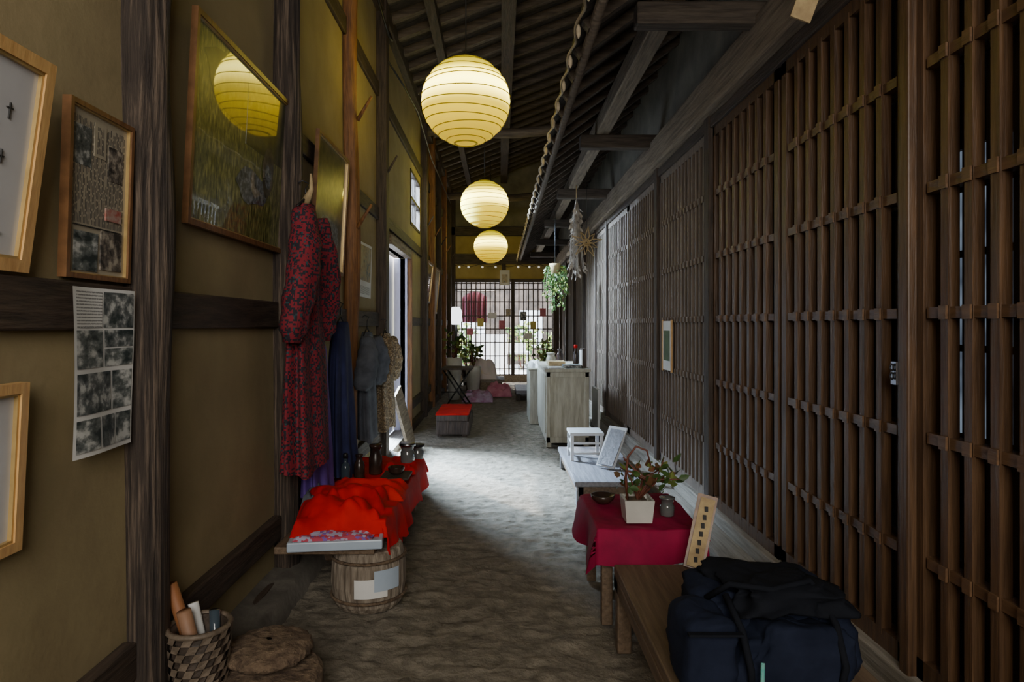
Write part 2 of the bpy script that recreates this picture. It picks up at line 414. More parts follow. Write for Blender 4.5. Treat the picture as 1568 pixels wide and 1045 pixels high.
# outside at the far end
b=MB(); b.box(-6,6,16.3,26,-.15,-.02,mat('outdoor_gravel',(.7,.69,.66),(.58,.56,.53),9,.9,.4)); b.build('ground_outside')
b=MB(); b.box(-6,6,23,23.2,0,4.2,mat('outdoor_wall',(.12,.09,.07),(.03,.025,.02),1.6,.9,.2,detail=3)); b.box(-6,6,22.4,23,4.0,4.2,wx)
for i in range(12): b.box(-3+i*.55,-2.92+i*.55,22.9,23,0,4,wv)
b.box(-1.4,-.5,22.85,22.9,.2,1.6,white_w); b.box(.7,1.5,22.85,22.9,.6,1.9,white_w)
b.build('neighbour_wall')
def shrub(name,c,rx,rz_,n,ms,lsize=.12,pot=None):
    b=MB(); c=Vector(c)
    if pot:
        r,h,pm=pot; b.lathe((c.x,c.y,c.z-h),[(r*.7,0),(r,h*.8),(r*1.08,h),(r*.9,h),(r*.85,h-.03)],pm,20)
    for i in range(7):
        e=c+Vector((U(-rx,rx)*.7,U(-rx,rx)*.7,rz_*U(.8,1.7)))
        b.tube([(c.x,c.y,c.z-.02),(c+(e-c)*.5+Vector((U(-.05,.05),0,0))),e],[.012,.008,.004],stemm,5)
    for i in range(n):
        p=c+Vector((random.gauss(0,.38)*rx,random.gauss(0,.38)*rx,rz_+random.gauss(0,.4)*rz_))
        b.leaf(p,(U(-1,1),U(-1,1),U(-.4,1)),lsize*U(.6,1.3),lsize*.45,random.choice(ms))
    return b.build(name)
shrub('garden_shrub',(-.9,18.5,0),.5,.7,300,[leafm,leafy],.2)
shrub('garden_shrub',(.7,20.5,0),.6,.8,300,[leafm,leafy,leafy],.2)
shrub('garden_shrub',(1.6,18.6,0),.4,.6,300,[leafm,leafy],.2)
b=MB()
mar=mat('maroon_curtain',(.16,.03,.05),(.08,.018,.03),5,.8,.1)
b.grid(lambda u,v:Vector((-.95+.62*u,16.6+.05*math.sin(u*30),1.45+(.65+.15*math.sin(u*3.1))*v)),40,6,mar)
b.tube([(-1.1,16.6,2.25),(-.1,16.6,2.25)],.015,wv,6)
b.build('maroon_curtain')
b=MB(); b.box(.1,.8,17.2,17.8,.62,.68,white_w)
for x in (.14,.72):
    for y in (17.24,17.72): b.box(x,x+.05,y,y+.05,-.02,.62,white_w)
b.box(.15,.7,17.3,17.6,.68,.92,white_p)
b.build('garden_table',bevel=.01)
b=MB(); b.grid(lambda u,v:Vector((-.75+.95*u,16.9+.04*math.sin(u*22),.2+.95*v)),30,6,cloth_w); b.tube([(-.8,16.9,1.17),(.25,16.9,1.17)],.012,wv,6)
for x in (-.78,.23): b.tube([(x,16.9,-.02),(x,16.9,1.17)],.015,wv,6)
b.build('white_cloth_rack')
# small framed goods hanging just inside the end lattice
b=MB()
pk=mat('pink_card',(.55,.18,.22),(.4,.1,.14),9,.7,0); yl=mat('yellow_card',(.6,.5,.12),(.45,.35,.08),9,.7,0)
for x,z,w_,h_,m in ((-.55,1.35,.16,.2,yl),(-.28,1.55,.2,.14,white_p),(-.02,1.3,.14,.2,pk),(.15,1.62,.12,.16,pic_col),(.5,1.5,.16,.22,bw2),(.75,1.3,.14,.18,yl),(.98,1.6,.15,.2,pk),(-.8,1.15,.15,.16,pk),(.6,1.05,.2,.14,white_p)):
    b.box(x,x+w_,15.975,15.985,z,z+h_,m); b.box(x+w_/2-.004,x+w_/2+.004,15.98,15.99,z+h_,z+h_+.25,wire)
b.build('hanging_cards')

# ------------------------------------------------------------------ lanterns
def lantern_mat():
    m=bpy.data.materials.new('lantern_glow'); m.use_nodes=True; nt=m.node_tree;N=nt.nodes;L=nt.links
    bs=N['Principled BSDF']; bs.inputs['Roughness'].default_value=.9
    bs.inputs['Base Color'].default_value=(.55,.45,.05,1)
    tc=N.new('ShaderNodeTexCoord')
    sz=N.new('ShaderNodeSeparateXYZ'); L.new(tc.outputs['Object'],sz.inputs[0])
    dv=N.new('ShaderNodeMath'); dv.operation='DIVIDE'; dv.inputs[1].default_value=.69; L.new(sz.outputs[2],dv.inputs[0])
    cr=N.new('ShaderNodeValToRGB'); e=cr.color_ramp.elements
    e[0].position=0; e[0].color=(.95,.58,.0,1); e[1].position=1; e[1].color=(.80,.64,.0,1)
    k=e.new(.35); k.color=(1,.68,.0,1); k=e.new(.6); k.color=(1,.86,.18,1); k=e.new(.82); k.color=(1,.76,.0,1)
    L.new(dv.outputs[0],cr.inputs[0]); L.new(cr.outputs[0],bs.inputs['Emission Color'])
    r2=N.new('ShaderNodeValToRGB'); e=r2.color_ramp.elements; r2.color_ramp.interpolation='EASE'
    e[0].position=0; e[0].color=(.07,.07,.07,1); e[1].position=1; e[1].color=(.045,.045,.045,1); k=e.new(.62); k.color=(1,1,1,1); k=e.new(.36); k.color=(.15,.15,.15,1); k=e.new(.84); k.color=(.13,.13,.13,1)
    mu=N.new('ShaderNodeMath'); mu.operation='MULTIPLY'; mu.inputs[1].default_value=10
    L.new(dv.outputs[0],r2.inputs[0]); L.new(r2.outputs[0],mu.inputs[0]); L.new(mu.outputs[0],bs.inputs['Emission Strength'])
    return m
lm=lantern_mat(); ribm=emis('lantern_rib',(.25,.18,.004),.5)
def lantern(x,y,z,r,top):
    b=MB(); prof=[]; n=64
    for i in range(n+1):
        t=math.radians(14)+(math.pi-math.radians(28))*i/n
        rr=r*(1-.012*abs(math.sin(t*14)))
        prof.append((rr*math.sin(t),-rr*.97*math.cos(t)))
    b.lathe((x,y,z),prof,lm,48)
    for i in range(1,13):
        t=math.radians(14)+(math.pi-math.radians(28))*i/13+U(-.03,.03)
        tx,ty=U(-.08,.08),U(-.08,.08); pts=[]
        for j in range(41):
            a=2*math.pi*j/40; px=r*1.004*math.sin(t)*math.cos(a); py=r*1.004*math.sin(t)*math.sin(a)
            q=Vector((px,py,-r*.97*math.cos(t)+px*tx+py*ty)).normalized()*r*1.0
            q.z*=.97; pts.append(Vector((x,y,z))+q)
        b.tube(pts,.0042,ribm,5,cap=False)
    for s_ in (-1,1): b.tube([(x+r*.25*math.cos(j*math.pi/12),y+r*.25*math.sin(j*math.pi/12),z+s_*r*.94) for j in range(25)],.008,ribm,6,cap=False)
    b.tube([(x,y,z+r*.9),(x,y,top)],.006,wire,6)
    b.build('paper_lantern')
lantern(-.275,5.3,3.21,.36,4.85)
lantern(-.225,9.7,3.19,.36,4.85)
lantern(-.19,13.8,3.05,.36,4.85)

# ------------------------------------------------------------------ framed pictures (hang tilted slightly forward)
def frame(name,y0,y1,z0,z1,xb,xt,fw,fm,content,th=.025):
    b=MB(); W=y1-y0; H=z1-z0
    up=Vector((xt-xb,0,H)).normalized(); n=Vector((up.z,0,-up.x)); o=Vector((xb,y0,z0))
    Hh=Vector((xt-xb,0,H)).length
    def P(a,c,d): return o+Vector((0,a,0))+up*c+n*d
    def bx(a0,a1,c0,c1,d0,d1,m):
        vs=[P(a,c,d) for d in (d0,d1) for (a,c) in ((a0,c0),(a1,c0),(a1,c1),(a0,c1))]
        b.add(vs,[(0,3,2,1),(4,5,6,7),(0,1,5,4),(1,2,6,5),(2,3,7,6),(3,0,4,7)],m)
    bx(0,W,0,fw,0,th,fm); bx(0,W,Hh-fw,Hh,0,th,fm); bx(0,fw,fw,Hh-fw,0,th,fm); bx(W-fw,W,fw,Hh-fw,0,th,fm)
    g=fw*.25
    bx(fw,W-fw,fw,fw+g,0,th*.8,gold); bx(fw,W-fw,Hh-fw-g,Hh-fw,0,th*.8,gold); bx(fw,fw+g,fw,Hh-fw,0,th*.8,gold); bx(W-fw-g,W-fw,fw,Hh-fw,0,th*.8,gold)
    k=0
    for (a0,a1,c0,c1,m) in content:
        iw=W-2*fw; ih=Hh-2*fw
        d=th*.4+.0006*min(k,8); k+=1
        if m=='text':
            nx=max(2,int((a1-a0)*iw/.0062))
            for cc in range(nx):
                a=a0+(a1-a0)*(cc+.25)/nx; aw=(a1-a0)/nx*.5
                z=c0
                while z<c1-.02:
                    L_=U(.02,.07); 
                    if R()<.9: 
                        q=[P(fw+iw*aa,fw+ih*zz,d) for aa,zz in ((a,z),(a+aw,z),(a+aw,min(c1,z+L_)),(a,min(c1,z+L_)))]; b.add(q,[(0,1,2,3)],inkg)
                    z+=L_+.012
        elif isinstance(m,tuple):
            mm=m[0]; pts=[]
            for j in range(18):
                an=2*math.pi*j/18; rr=.5*(1+.35*mn.noise(Vector((math.cos(an)*1.5,math.sin(an)*1.5,k+5.3))))
                pts.append(P(fw+iw*min(.995,a0+(a1-a0)*(.5+rr*math.cos(an))),fw+ih*min(.995,c0+(c1-c0)*(.5+rr*math.sin(an))),d))
            b.add(pts,[tuple(range(18))],mm)
        else: bx(fw+iw*a0,fw+iw*a1,fw+ih*c0,fw+ih*c1,.001,d,m)
    return b.build(name)
frame('picture_frame',1.22,1.61,1.53,2.04,-1.185,-1.115,.03,frame_l,[(0,1,0,1,matb),(.3,.5,.3,.75,ink),(.60,.68,.655,.665,ink),(.635,.645,.60,.69,ink),(.61,.67,.62,.628,ink),(.72,.78,.75,.757,ink),(.745,.755,.70,.78,ink),(.7,.75,.5,.508,ink),(.72,.727,.47,.54,ink),(.3,.8,.12,.13,ink)])
frame('picture_frame',1.25,1.60,.85,1.26,-1.195,-1.175,.025,frame_l,[(0,1,0,1,matb)])
frame('newspaper_frame',1.755,2.06,1.53,2.02,-1.19,-1.175,.014,frame_b,[(0,1,0,1,news),(.05,.95,.31,.95,'text'),(.06,.36,.66,.90,bw2),(.66,.92,.62,.84,bw3),(.40,.60,.74,.95,news),(.44,.56,.76,.93,'text'),(.12,.5,.02,.26,bw),(.55,.93,.04,.29,bw3),(.1,.9,.292,.298,ink),(.62,.9,.36,.44,(mat('stamp_red',(.35,.08,.06),(.4,.3,.25),40,.7,0)))])
frame('meadow_photo_frame',2.43,3.5,1.78,2.59,-1.185,-1.145,.022,frame_b,[(0,1,0,1,pic_grass),(.10,.98,.62,.99,(pic_sky,)),(.5,.99,.55,.98,pic_sky),(.42,.76,.20,.42,(pic_blue,)),(.70,.86,.30,.62,(pic_dark,)),(.74,.82,.36,.52,(pic_blue,))])
frame('dark_photo_frame',4.05,4.86,1.76,2.62,-1.185,-1.14,.022,frame_b,[(0,1,0,1,pic_dark),(.2,.8,.15,.45,(pic_blue,))])
frame('picture_frame',10.15,10.9,1.75,2.4,-1.185,-1.12,.03,frame_b,[(0,1,0,1,pic_dark)])
frame('picture_frame',11.3,12.1,1.6,2.4,-1.185,-1.12,.03,frame_b,[(0,1,0,1,pic_col)])
def sheet(name,y0,y1,z0,z1,items,x=-1.19,base=white_p):
    b=MB(); b.grid(lambda u,v:Vector((x+.006*math.sin(u*5+v*3),y0+(y1-y0)*u,z0+(z1-z0)*v)),8,12,base)
    for a0,a1,c0,c1,m in items:
        b.grid(lambda u,v:Vector((x+.002+.006*math.sin((a0+(a1-a0)*u)*5+(c0+(c1-c0)*v)*3),y0+(y1-y0)*(a0+(a1-a0)*u),z0+(z1-z0)*(c0+(c1-c0)*v))),6,6,m)
    return b.build(name)
sheet('pinned_photo_sheet',1.765,2.055,1.03,1.505,[(.04,.48,.76,.98,printm),(.5,.97,.76,.98,bw2),(.03,.49,.52,.745,bw),(.52,.97,.64,.745,bw2),(.52,.97,.52,.63,bw),(.03,.62,.25,.49,bw2),(.65,.97,.25,.49,bw),(.03,.4,.03,.22,bw),(.43,.68,.03,.22,bw2),(.7,.97,.03,.22,bw)],x=-1.155)
sheet('pinned_poster',5.4,6.05,1.64,2.12,[(.05,.95,.3,.95,pic_col),(.1,.9,.06,.2,printm)])

# ------------------------------------------------------------------ garments
def garment(name,cx,cy,ztop,zbot,wt,wb,th,m,folds=7,sleeve=None,seed=1,extra=None,amp=.12):
    b=MB(); n=48; seg=72; vs=[];fs=[]
    for i in range(n+1):
        t=i/n; z=ztop+(zbot-ztop)*t
        if t<.07: w=wt*(.35+.65*(t/.07)**.6)
        else: w=wt+(wb-wt)*((t-.07)/.93)**.9
        if sleeve: w*=1-.14*math.exp(-((t-.38)/.08)**2)
        d=th*(.55+.55*t)
        for j in range(seg):
            a=2*math.pi*j/seg
            f=1+amp*min(1,t*1.6)*math.sin(a*folds+seed+1.2*math.sin(t*3))+.05*mn.noise(Vector((math.cos(a)*2,t*6,seed)))
            zz=z+(.02*math.sin(a*3+seed) if i==n else 0)
            vs.append(Vector((cx+d*math.cos(a)*f,cy+w/2*math.sin(a)*f,zz)))
    for i in range(n):
        for j in range(seg):
            a=i*seg+j;c=i*seg+(j+1)%seg; fs.append((a,c,c+seg,a+seg))
    fs.append(tuple(range(seg)))
    b.add(vs,fs,m,True)
    if sleeve:
        for sg in (-1,1):
            pts=[];rr=[]
            for k in range(25):
                q=k/24
                pts.append((cx+.03+.02*math.sin(q*4),cy+sg*(wt*.40+.13*math.sin(q*1.5)),ztop-.05-sleeve*q))
                rr.append((.05+.03*math.sin(q*math.pi*.9)+.004*math.sin(q*30))*(1 if q<.95 else .8))
            b.tube(pts,rr,m,16,rough=.35,seed=sg+seed)
    b.tube([(cx,cy-wt*.4,ztop-.03),(cx,cy,ztop+.04),(cx,cy+wt*.4,ztop-.03)],.006,wire,6)
    b.tube([(cx,cy,ztop+.04),(cx,cy,ztop+.09),(cx+.012,cy+.02,ztop+.12),(cx-.02,cy+.01,ztop+.135),(cx-.04,cy,ztop+.12)],.004,iron,6)
    if extra: extra(b)
    return b.build(name)
def scarf(b):
    b.tube([(-1.04,3.5,2.05),(-1.0,3.47,2.12),(-1.0,3.46,2.2)],[.03,.012,.006],straw,8)
garment('patterned_dress',-1.04,3.50,2.04,.64,.36,.50,.085,dress_m,7,.68,1,scarf,.16)
garment('purple_skirt',-1.07,3.85,1.3,.40,.28,.42,.06,purple,8,None,3,amp=.18)
garment('navy_dress',-1.06,4.35,1.42,.42,.32,.50,.085,navy,9,None,5,amp=.18)
garment('gray_shirt',-1.08,5.32,1.34,.48,.36,.42,.07,gray_c,7,.4,7)
garment('floral_blouse',-1.05,5.98,1.32,.46,.34,.42,.08,tan_m,7,.4,9)

# ------------------------------------------------------------------ red display bench (left)
def drape(b,x0,x1,y0,y1,z,dl,dr,dn,df,m,seed=0,nu=70,nv=90,amp=.015,out=.03,fold=18,hem=0):
    A0,A1=x0-dl,x1+dr; B0,B1=y0-dn,y1+df
    def fn(u,v):
        p=A0+(A1-A0)*u; q=B0+(B1-B0)*v
        cx=min(max(p,x0),x1); cy=min(max(q,y0),y1)
        ox=p-cx; oy=q-cy; dd=max(abs(ox),abs(oy)); 
        s_=(p if abs(oy)>abs(ox) else q)
        w=math.sin(s_*fold+seed+1.5*mn.noise(Vector((s_*3,seed,0))))
        k=min(1,dd/.06)
        X=cx+(math.copysign(1,ox) if ox else 0)*(.01*k+out*dd/.2*(.5+.5*w)); Y=cy+(math.copysign(1,oy) if oy else 0)*(.01*k+out*dd/.2*(.5+.5*w))
        Z=z-dd*(.97+hem*mn.noise(Vector((s_*4,seed,3))))+amp*mn.noise(Vector((p*6,q*6,seed)))*(1-k*.6)+.5*amp*abs(mn.noise(Vector((p*13+q*5,q*11,seed))))
        return Vector((X,Y,Z))
    b.grid(fn,nu,nv,m)
b=MB()
b.box(-1.08,-.60,3.12,5.0,.30,.335,bench_m)
for x in (-1.02,-.66):
    for y in (3.9,4.9): b.box(x-.03,x+.03,y-.03,y+.03,0,.3,bench_m)
b.box(-1.05,-.62,4.87,4.93,.1,.16,bench_m); b.box(-.69,-.63,3.9,4.9,.1,.15,bench_m)
b.build('low_bench',bevel=.005)
b=MB(); drape(b,-1.09,-.585,3.55,5.02,.375,.05,.20,.02,.12,red,2,amp=.03,out=.045,fold=14,hem=.35); b.build('red_cloth')
b=MB(); seg=72; vs=[]
prof=[(.150,0),(.172,.03),(.186,.12),(.182,.22),(.168,.285),(.160,.296),(.02,.296)]
for r,z in prof:
    for j in range(seg):
        a=2*math.pi*j/seg; rr=r*(1-.035*(j%4==0)+.015*mn.noise(Vector((j*.7,z*3,1))))
        vs.append(Vector((-.66+rr*math.cos(a),3.30+rr*math.sin(a),z)))
fs=[(i*seg+j,i*seg+(j+1)%seg,(i+1)*seg+(j+1)%seg,(i+1)*seg+j) for i in range(len(prof)-1) for j in range(seg)]
b.add(vs,fs,barkm)
for zz,rr in ((.06,.184),(.25,.182)): b.tube([(-.66+rr*math.cos(j*math.pi/20),3.3+rr*math.sin(j*math.pi/20),zz) for j in range(41)],.008,cushm,6,cap=False)
b.grid(lambda u,v:Vector((-.66+.192*math.cos(-1.75+.85*u),3.3+.192*math.sin(-1.75+.85*u),.09+.09*v)),10,4,white_p)
b.grid(lambda u,v:Vector((-.66+.194*math.cos(-1.25+.7*u),3.3+.194*math.sin(-1.25+.7*u),.12+.1*v)),10,4,tray_m)
b.build('stave_barrel')
b=MB()
Mt=Matrix.Translation((-.80,3.28,.337))@Matrix.Rotation(.12,4,'Z')
b.box(-.21,.21,-.20,.22,.0,.025,tray_m,Mt)
for q in ((-.22,-.2,-.21,.23),(.2,.22,-.21,.23)): b.box(q[0],q[1],q[2],q[3],0,.045,tray_m,Mt)
b.box(-.22,.22,-.22,-.2,0,.045,tray_m,Mt); b.box(-.22,.22,.21,.23,0,.045,tray_m,Mt); b.build('plastic_tray',bevel=.006)
def heap(name,cx,cy,z,rx,ry,h,m,seed,rot=0,nu=60,extra=None):
    b=MB()
    def fn(u,v):
        p=(u-.5)*2;q=(v-.5)*2
        a=math.atan2(q,p); rr=max(abs(p),abs(q))
        k=(1-rr**6)
        ph=p*1.2+q*2.6+1.2*mn.noise(Vector((p*1.3+seed,q*1.3,seed)))
        wr=.55+.22*math.sin(ph*2.6+seed)+.35*mn.noise(Vector((p*1.8+seed,q*1.8,seed)))+.3*abs(mn.noise(Vector((p*3,q*3,seed*2))))
        x=rx*p*(1+.10*mn.noise(Vector((a*2,seed,1))));y=ry*q*(1+.10*mn.noise(Vector((a*2,seed,5))))
        zz=h*k*(.35+wr)
        c,s=math.cos(rot),math.sin(rot)
        return Vector((cx+x*c-y*s,cy+x*s+y*c,z+zz))
    b.grid(fn,nu,nu,m)
    if extra: extra(b)
    return b.build(name)
heap('printed_scarf',-.80,3.17,.375,.19,.09,.025,pattern_mat('scarf_print',(.45,.06,.1),(.4,.36,.5),(.2,.1,.4),60),3)
heap('red_garment',-.82,3.42,.38,.23,.27,.13,red,5,.15)
b=MB(); drape(b,-.74,-.56,3.20,3.62,.43,.03,.18,.08,.05,red,4,amp=.04,out=.045,fold=20,nu=40,nv=50,hem=.5); b.build('red_cloth')
heap('orange_garment',-.80,3.90,.385,.24,.17,.07,orange,12,.1)
heap('gray_garment',-1.0,3.62,.385,.08,.15,.09,gray_c,15,.1)
heap('folded_red_cloth',-.68,4.62,.39,.12,.24,.05,red,25,.0)
def jar(name,x,y,z,r,h,m,neck=.45,capm=None):
    b=MB(); b.lathe((x,y,z),[(r*.9,0),(r,h*.05),(r,h*.55),(r*.8,h*.68),(r*neck,h*.76),(r*neck,h*.9),(r*neck*1.2,h*.92),(r*neck*1.2,h)],m,20)
    if capm: b.lathe((x,y,z+h*.9),[(r*neck*1.3,0),(r*neck*1.3,h*.15),(r*neck,h*.17)],capm,16)
    return b.build(name)
jar('dark_vase',-.84,4.42,.39,.045,.20,jardk,.8)
jar('dark_vase',-.92,4.28,.39,.035,.16,jardk,.6)
jar('spray_bottle',-.98,4.15,.39,.03,.18,glass_d,.4,wire)
jar('glass_jar',-.65,4.60,.43,.05,.13,glassj,.9,zipm)
jar('glass_jar',-.60,4.78,.42,.045,.10,glassj,.9,iron)
b=MB(); b.box(-.76,-.58,4.12,4.34,.415,.43,wv); b.lathe((-.67,4.23,.43),[(.03,0),(.05,.02),(.055,.05),(.05,.05),(.02,.02)],jardk,18); b.build('tea_tray',bevel=.004)

# front-left stump seat with cushion, basket
b=MB(); vs=[]
prof=[(.22,0),(.24,.03),(.25,.1),(.245,.165),(.23,.18),(.01,.18)]
for r,z in prof:
    for j in range(48):
        a=2*math.pi*j/48; rr=r*(1+.05*mn.noise(Vector((math.cos(a)*2,math.sin(a)*2,z))))
        vs.append(Vector((-.88+rr*math.cos(a),2.30+rr*math.sin(a),z)))
b.add(vs,[(i*48+j,i*48+(j+1)%48,(i+1)*48+(j+1)%48,(i+1)*48+j) for i in range(5) for j in range(48)],cushm)
b.build('stump_stool')
b=MB()
pr=[]
for k in range(26):
    t=k/25*math.pi; pr.append((max(.01,.155*math.sin(t)**.45 if t<math.pi/2 else .155*math.sin(t)**.6),.038-.036*math.cos(t)))
vs=[];seg=64
for i,(r,z) in enumerate(pr):
    for j in range(seg):
        a=2*math.pi*j/seg; q=1+.06*mn.noise(Vector((math.cos(a)*5,math.sin(a)*5,z*40)))+.025*math.sin(a*22+i)
        vs.append(Vector((-.84+r*q*math.cos(a),2.38+r*q*math.sin(a),.182+z+.006*mn.noise(Vector((r*math.cos(a)*30,r*math.sin(a)*30,1))))))
b.add(vs,[(i*seg+j,i*seg+(j+1)%seg,(i+1)*seg+(j+1)%seg,(i+1)*seg+j) for i in range(len(pr)-1) for j in range(seg)],cushm,True)
b.build('round_cushion')
b=MB()
def basket(b,cx,cy,z,r0,r1,h,rings=7,seg=22):
    for i in range(rings):
        for j in range(seg):
            t0=i/rings;t1=(i+1)/rings
            a0=2*math.pi*(j+.5*i)/seg; a1=2*math.pi*(j+1+.5*i)/seg
            o=.008 if (i+j)%2 else -.001
            q=[]
            for (a,t) in ((a0,t0),(a1,t0),(a1+math.pi/seg,t1),(a0+math.pi/seg,t1)):
                r=r0+(r1-r0)*t+o; q.append((cx+r*math.cos(a),cy+r*math.sin(a),z+h*t))
            b.add(q,[(0,1,2,3)],basketm if (i+j)%2 else basketd)
    b.lathe((cx,cy,z),[(r0-.004,0),(r1-.008,h),(r1-.02,h),(r0-.02,.01),(.01,.01)],basketd,22)
    b.tube([(cx+r1*math.cos(j*math.pi/12),cy+r1*math.sin(j*math.pi/12),z+h) for j in range(25)],.01,basketm,6,cap=False)
basket(b,-1.03,2.24,.18,.085,.10,.19)
b.build('woven_basket')
b=MB()
b.tube([(-1.04,2.26,.20),(-1.13,2.24,.51)],.022,mat('rolled_orange',(.28,.11,.04),None,8,.6,.1),10)
b.tube([(-1.02,2.28,.20),(-1.08,2.30,.42)],.018,white_p,10)
b.tube([(-1.02,2.23,.20),(-1.07,2.21,.43)],.024,mat('rolled_peach',(.30,.16,.09),None,8,.6,.1),10)
b.tube([(-.99,2.28,.20),(-1.0,2.29,.40)],.018,glass_d,10)
b.build('rolled_papers')

# leaning board + red topped stool farther back on left
b=MB(); b.beam((-1.14,7.25,.66),(-.99,7.35,.02),.5,.03,w_gray,up=(1,0,.2)); b.build('leaning_board')
b=MB(); b.box(-.79,-.40,8.1,9.2,.20,.27,wv)
for x in (-.75,-.44):
    for y in (8.15,9.1): b.box(x-.03,x+.03,y,y+.05,0,.2,wv)
b.box(-.79,-.40,8.12,8.15,.03,.2,wv); b.box(-.41,-.38,8.1,9.2,.03,.2,wv); b.build('wooden_stool',bevel=.006)
b=MB(); drape(b,-.80,-.39,8.12,9.18,.285,.0,.02,.015,.02,red,7,amp=.008,nu=30,nv=30); b.build('red_mat')
b=MB()
b.box(-.95,-.45,10.6,11.3,.66,.69,wv)
for y in (10.65,11.25):
    b.tube([(-.92,y,0),(-.48,y,.66)],.014,wire,6); b.tube([(-.48,y,0),(-.92,y,.66)],.014,wire,6)
b.tube([(-.95,10.65,.3),(-.45,10.65,.3)],.01,wire,6)
b.build('folding_table')
shrub('potted_plant',(-.85,12.2,.78),.2,.25,40,[leafm,leafy],.14,(.14,.78,ceram))
shrub('potted_plant',(-.52,12.9,.58),.16,.26,34,[leafy,leafm],.16,(.15,.58,ceram))
shrub('potted_plant',(-.75,15.2,.38),.25,.3,60,[leafy,leafm],.16,(.14,.38,jardk))
b=MB(); b.box(-.70,.05,13.6,14.6,.0,.2,w_gray); b.box(-.75,.1,13.55,14.65,.2,.25,w_sill); b.build('low_platform',bevel=.01)
heap('lilac_cushion',-.40,12.0,.0,.28,.25,.16,mat('lilac_cloth',(.45,.36,.5),(.3,.12,.22),7,.8,.2),31)
heap('pink_cushion',-.02,12.9,.0,.26,.25,.2,mat('pink_cloth',(.6,.25,.32),(.45,.12,.2),7,.8,.2),33)
heap('white_cushion',-.38,14.0,.25,.33,.3,.34,mat('pale_pink_cloth',(.8,.72,.76),(.74,.7,.72),7,.8,.2),35)
b=MB(); b.box(.3,.95,12.0,13.2,.12,.19,bench_b)
for x in (.34,.91):
    for y in (12.05,13.1): b.box(x-.04,x+.04,y,y+.07,0,.12,wv)
b.build('low_stand',bevel=.01)
b=MB(); b.tube([(-1.0,14.9,0),(-1.0,14.9,1.45)],.02,wire,8); b.lathe((-1.0,14.9,1.4),[(.09,0),(.14,.1),(.14,.3),(.09,.4)],emis('lamp_shade_glow',(.9,.95,1),3),18); b.lathe((-1.0,14.9,0),[(.15,0),(.13,.03),(.02,.04)],wire,18); b.build('floor_lamp')
shrub('potted_plant',(1.0,14.2,.3),.22,.45,90,[leafm,leafy],.14,(.15,.3,jardk))

# ------------------------------------------------------------------ right side furniture
b=MB(); b.box(.50,1.12,.6,2.86,.31,.35,bench_m)
b.box(.50,.54,.6,2.86,.25,.31,bench_m); b.box(1.08,1.12,.6,2.86,.25,.31,bench_m); b.box(.5,1.12,2.82,2.86,.25,.31,bench_m)
for x in (.53,1.09):
    for y in (.7,2.8): b.box(x-.03,x+.03,y-.03,y+.03,0,.31,bench_m)
b.build('long_bench',bevel=.006)
b=MB(); b.box(.46,.93,3.02,3.62,.41,.445,bench_m)
for x in (.5,.89):
    for y in (3.06,3.58): b.box(x-.025,x+.025,y-.025,y+.025,0,.41,bench_m)
b.build('small_table',bevel=.005)
b=MB(); drape(b,.45,.94,3.0,3.64,.458,.17,.05,.165,.05,mag,1,amp=.012,out=.065,fold=11,nu=80,nv=90,hem=.2); b.build('magenta_tablecloth')
b=MB()
def potbox(b,x0,x1,y0,y1,z0,z1,m,tap=.01):
    vs=[(x0+tap,y0+tap,z0),(x1-tap,y0+tap,z0),(x1-tap,y1-tap,z0),(x0+tap,y1-tap,z0),(x0,y0,z1),(x1,y0,z1),(x1,y1,z1),(x0,y1,z1),
        (x0+.012,y0+.012,z1),(x1-.012,y0+.012,z1),(x1-.012,y1-.012,z1),(x0+.012,y1-.012,z1),(x0+.012,y0+.012,z1-.02),(x1-.012,y0+.012,z1-.02),(x1-.012,y1-.012,z1-.02),(x0+.012,y1-.012,z1-.02)]
    b.add(vs,[(0,3,2,1),(0,1,5,4),(1,2,6,5),(2,3,7,6),(3,0,4,7),(4,5,9,8),(5,6,10,9),(6,7,11,10),(7,4,8,11),(8,9,13,12),(9,10,14,13),(10,11,15,14),(11,8,12,15),(12,13,14,15)],m)
potbox(b,.585,.725,3.05,3.19,.468,.575,ceram); 
b.box(.61,.70,3.065,3.175,.55,.565,cushm)
b.tube([(.61,3.12,.56),(.60,3.11,.67),(.61,3.11,.77),(.65,3.11,.82),(.70,3.11,.80),(.72,3.11,.73)],[.007,.007,.006,.006,.005,.003],stemm,7)
for k in range(9): b.tube([(.66,3.12,.56),(.66+U(-.06,.10),3.12+U(-.05,.05),.65),(.67+U(-.10,.19),3.12+U(-.08,.08),.66+U(-.02,.12))],[.005,.004,.003],stemm,5)
for k in range(80):
    b.leaf((.68+U(-.11,.17),3.12+U(-.09,.09),.595+U(0,.15)),(U(-1,1),U(-1,1),U(-.4,.8)),.05*U(.7,1.2),.030,random.choice([leafm,leafm,leafy,leafr]))
b.build('potted_bonsai')
jar('glass_jar',.82,3.2,.465,.035,.09,glassj,.9)
b=MB(); b.lathe((.54,3.42,.465),[(.03,0),(.055,.02),(.065,.045),(.058,.045),(.02,.015)],jardk,20); b.build('small_bowl')
b=MB(); b.beam((.83,2.80,.352),(.925,2.90,.64),.085,.02,frame_b,up=(-.3,-1,.1))
b.beam((.827,2.785,.365),(.922,2.885,.63),.062,.012,straw,up=(-.3,-1,.1))
for k in range(7): 
    t=.12+k*.12; b.beam((.825+.095*t,2.775+.10*t,.365+.27*t-.012),(.825+.095*t,2.775+.10*t,.365+.27*t+.010),.015,.004,ink,up=(-.3,-1,.1))
b.build('wooden_plaque')
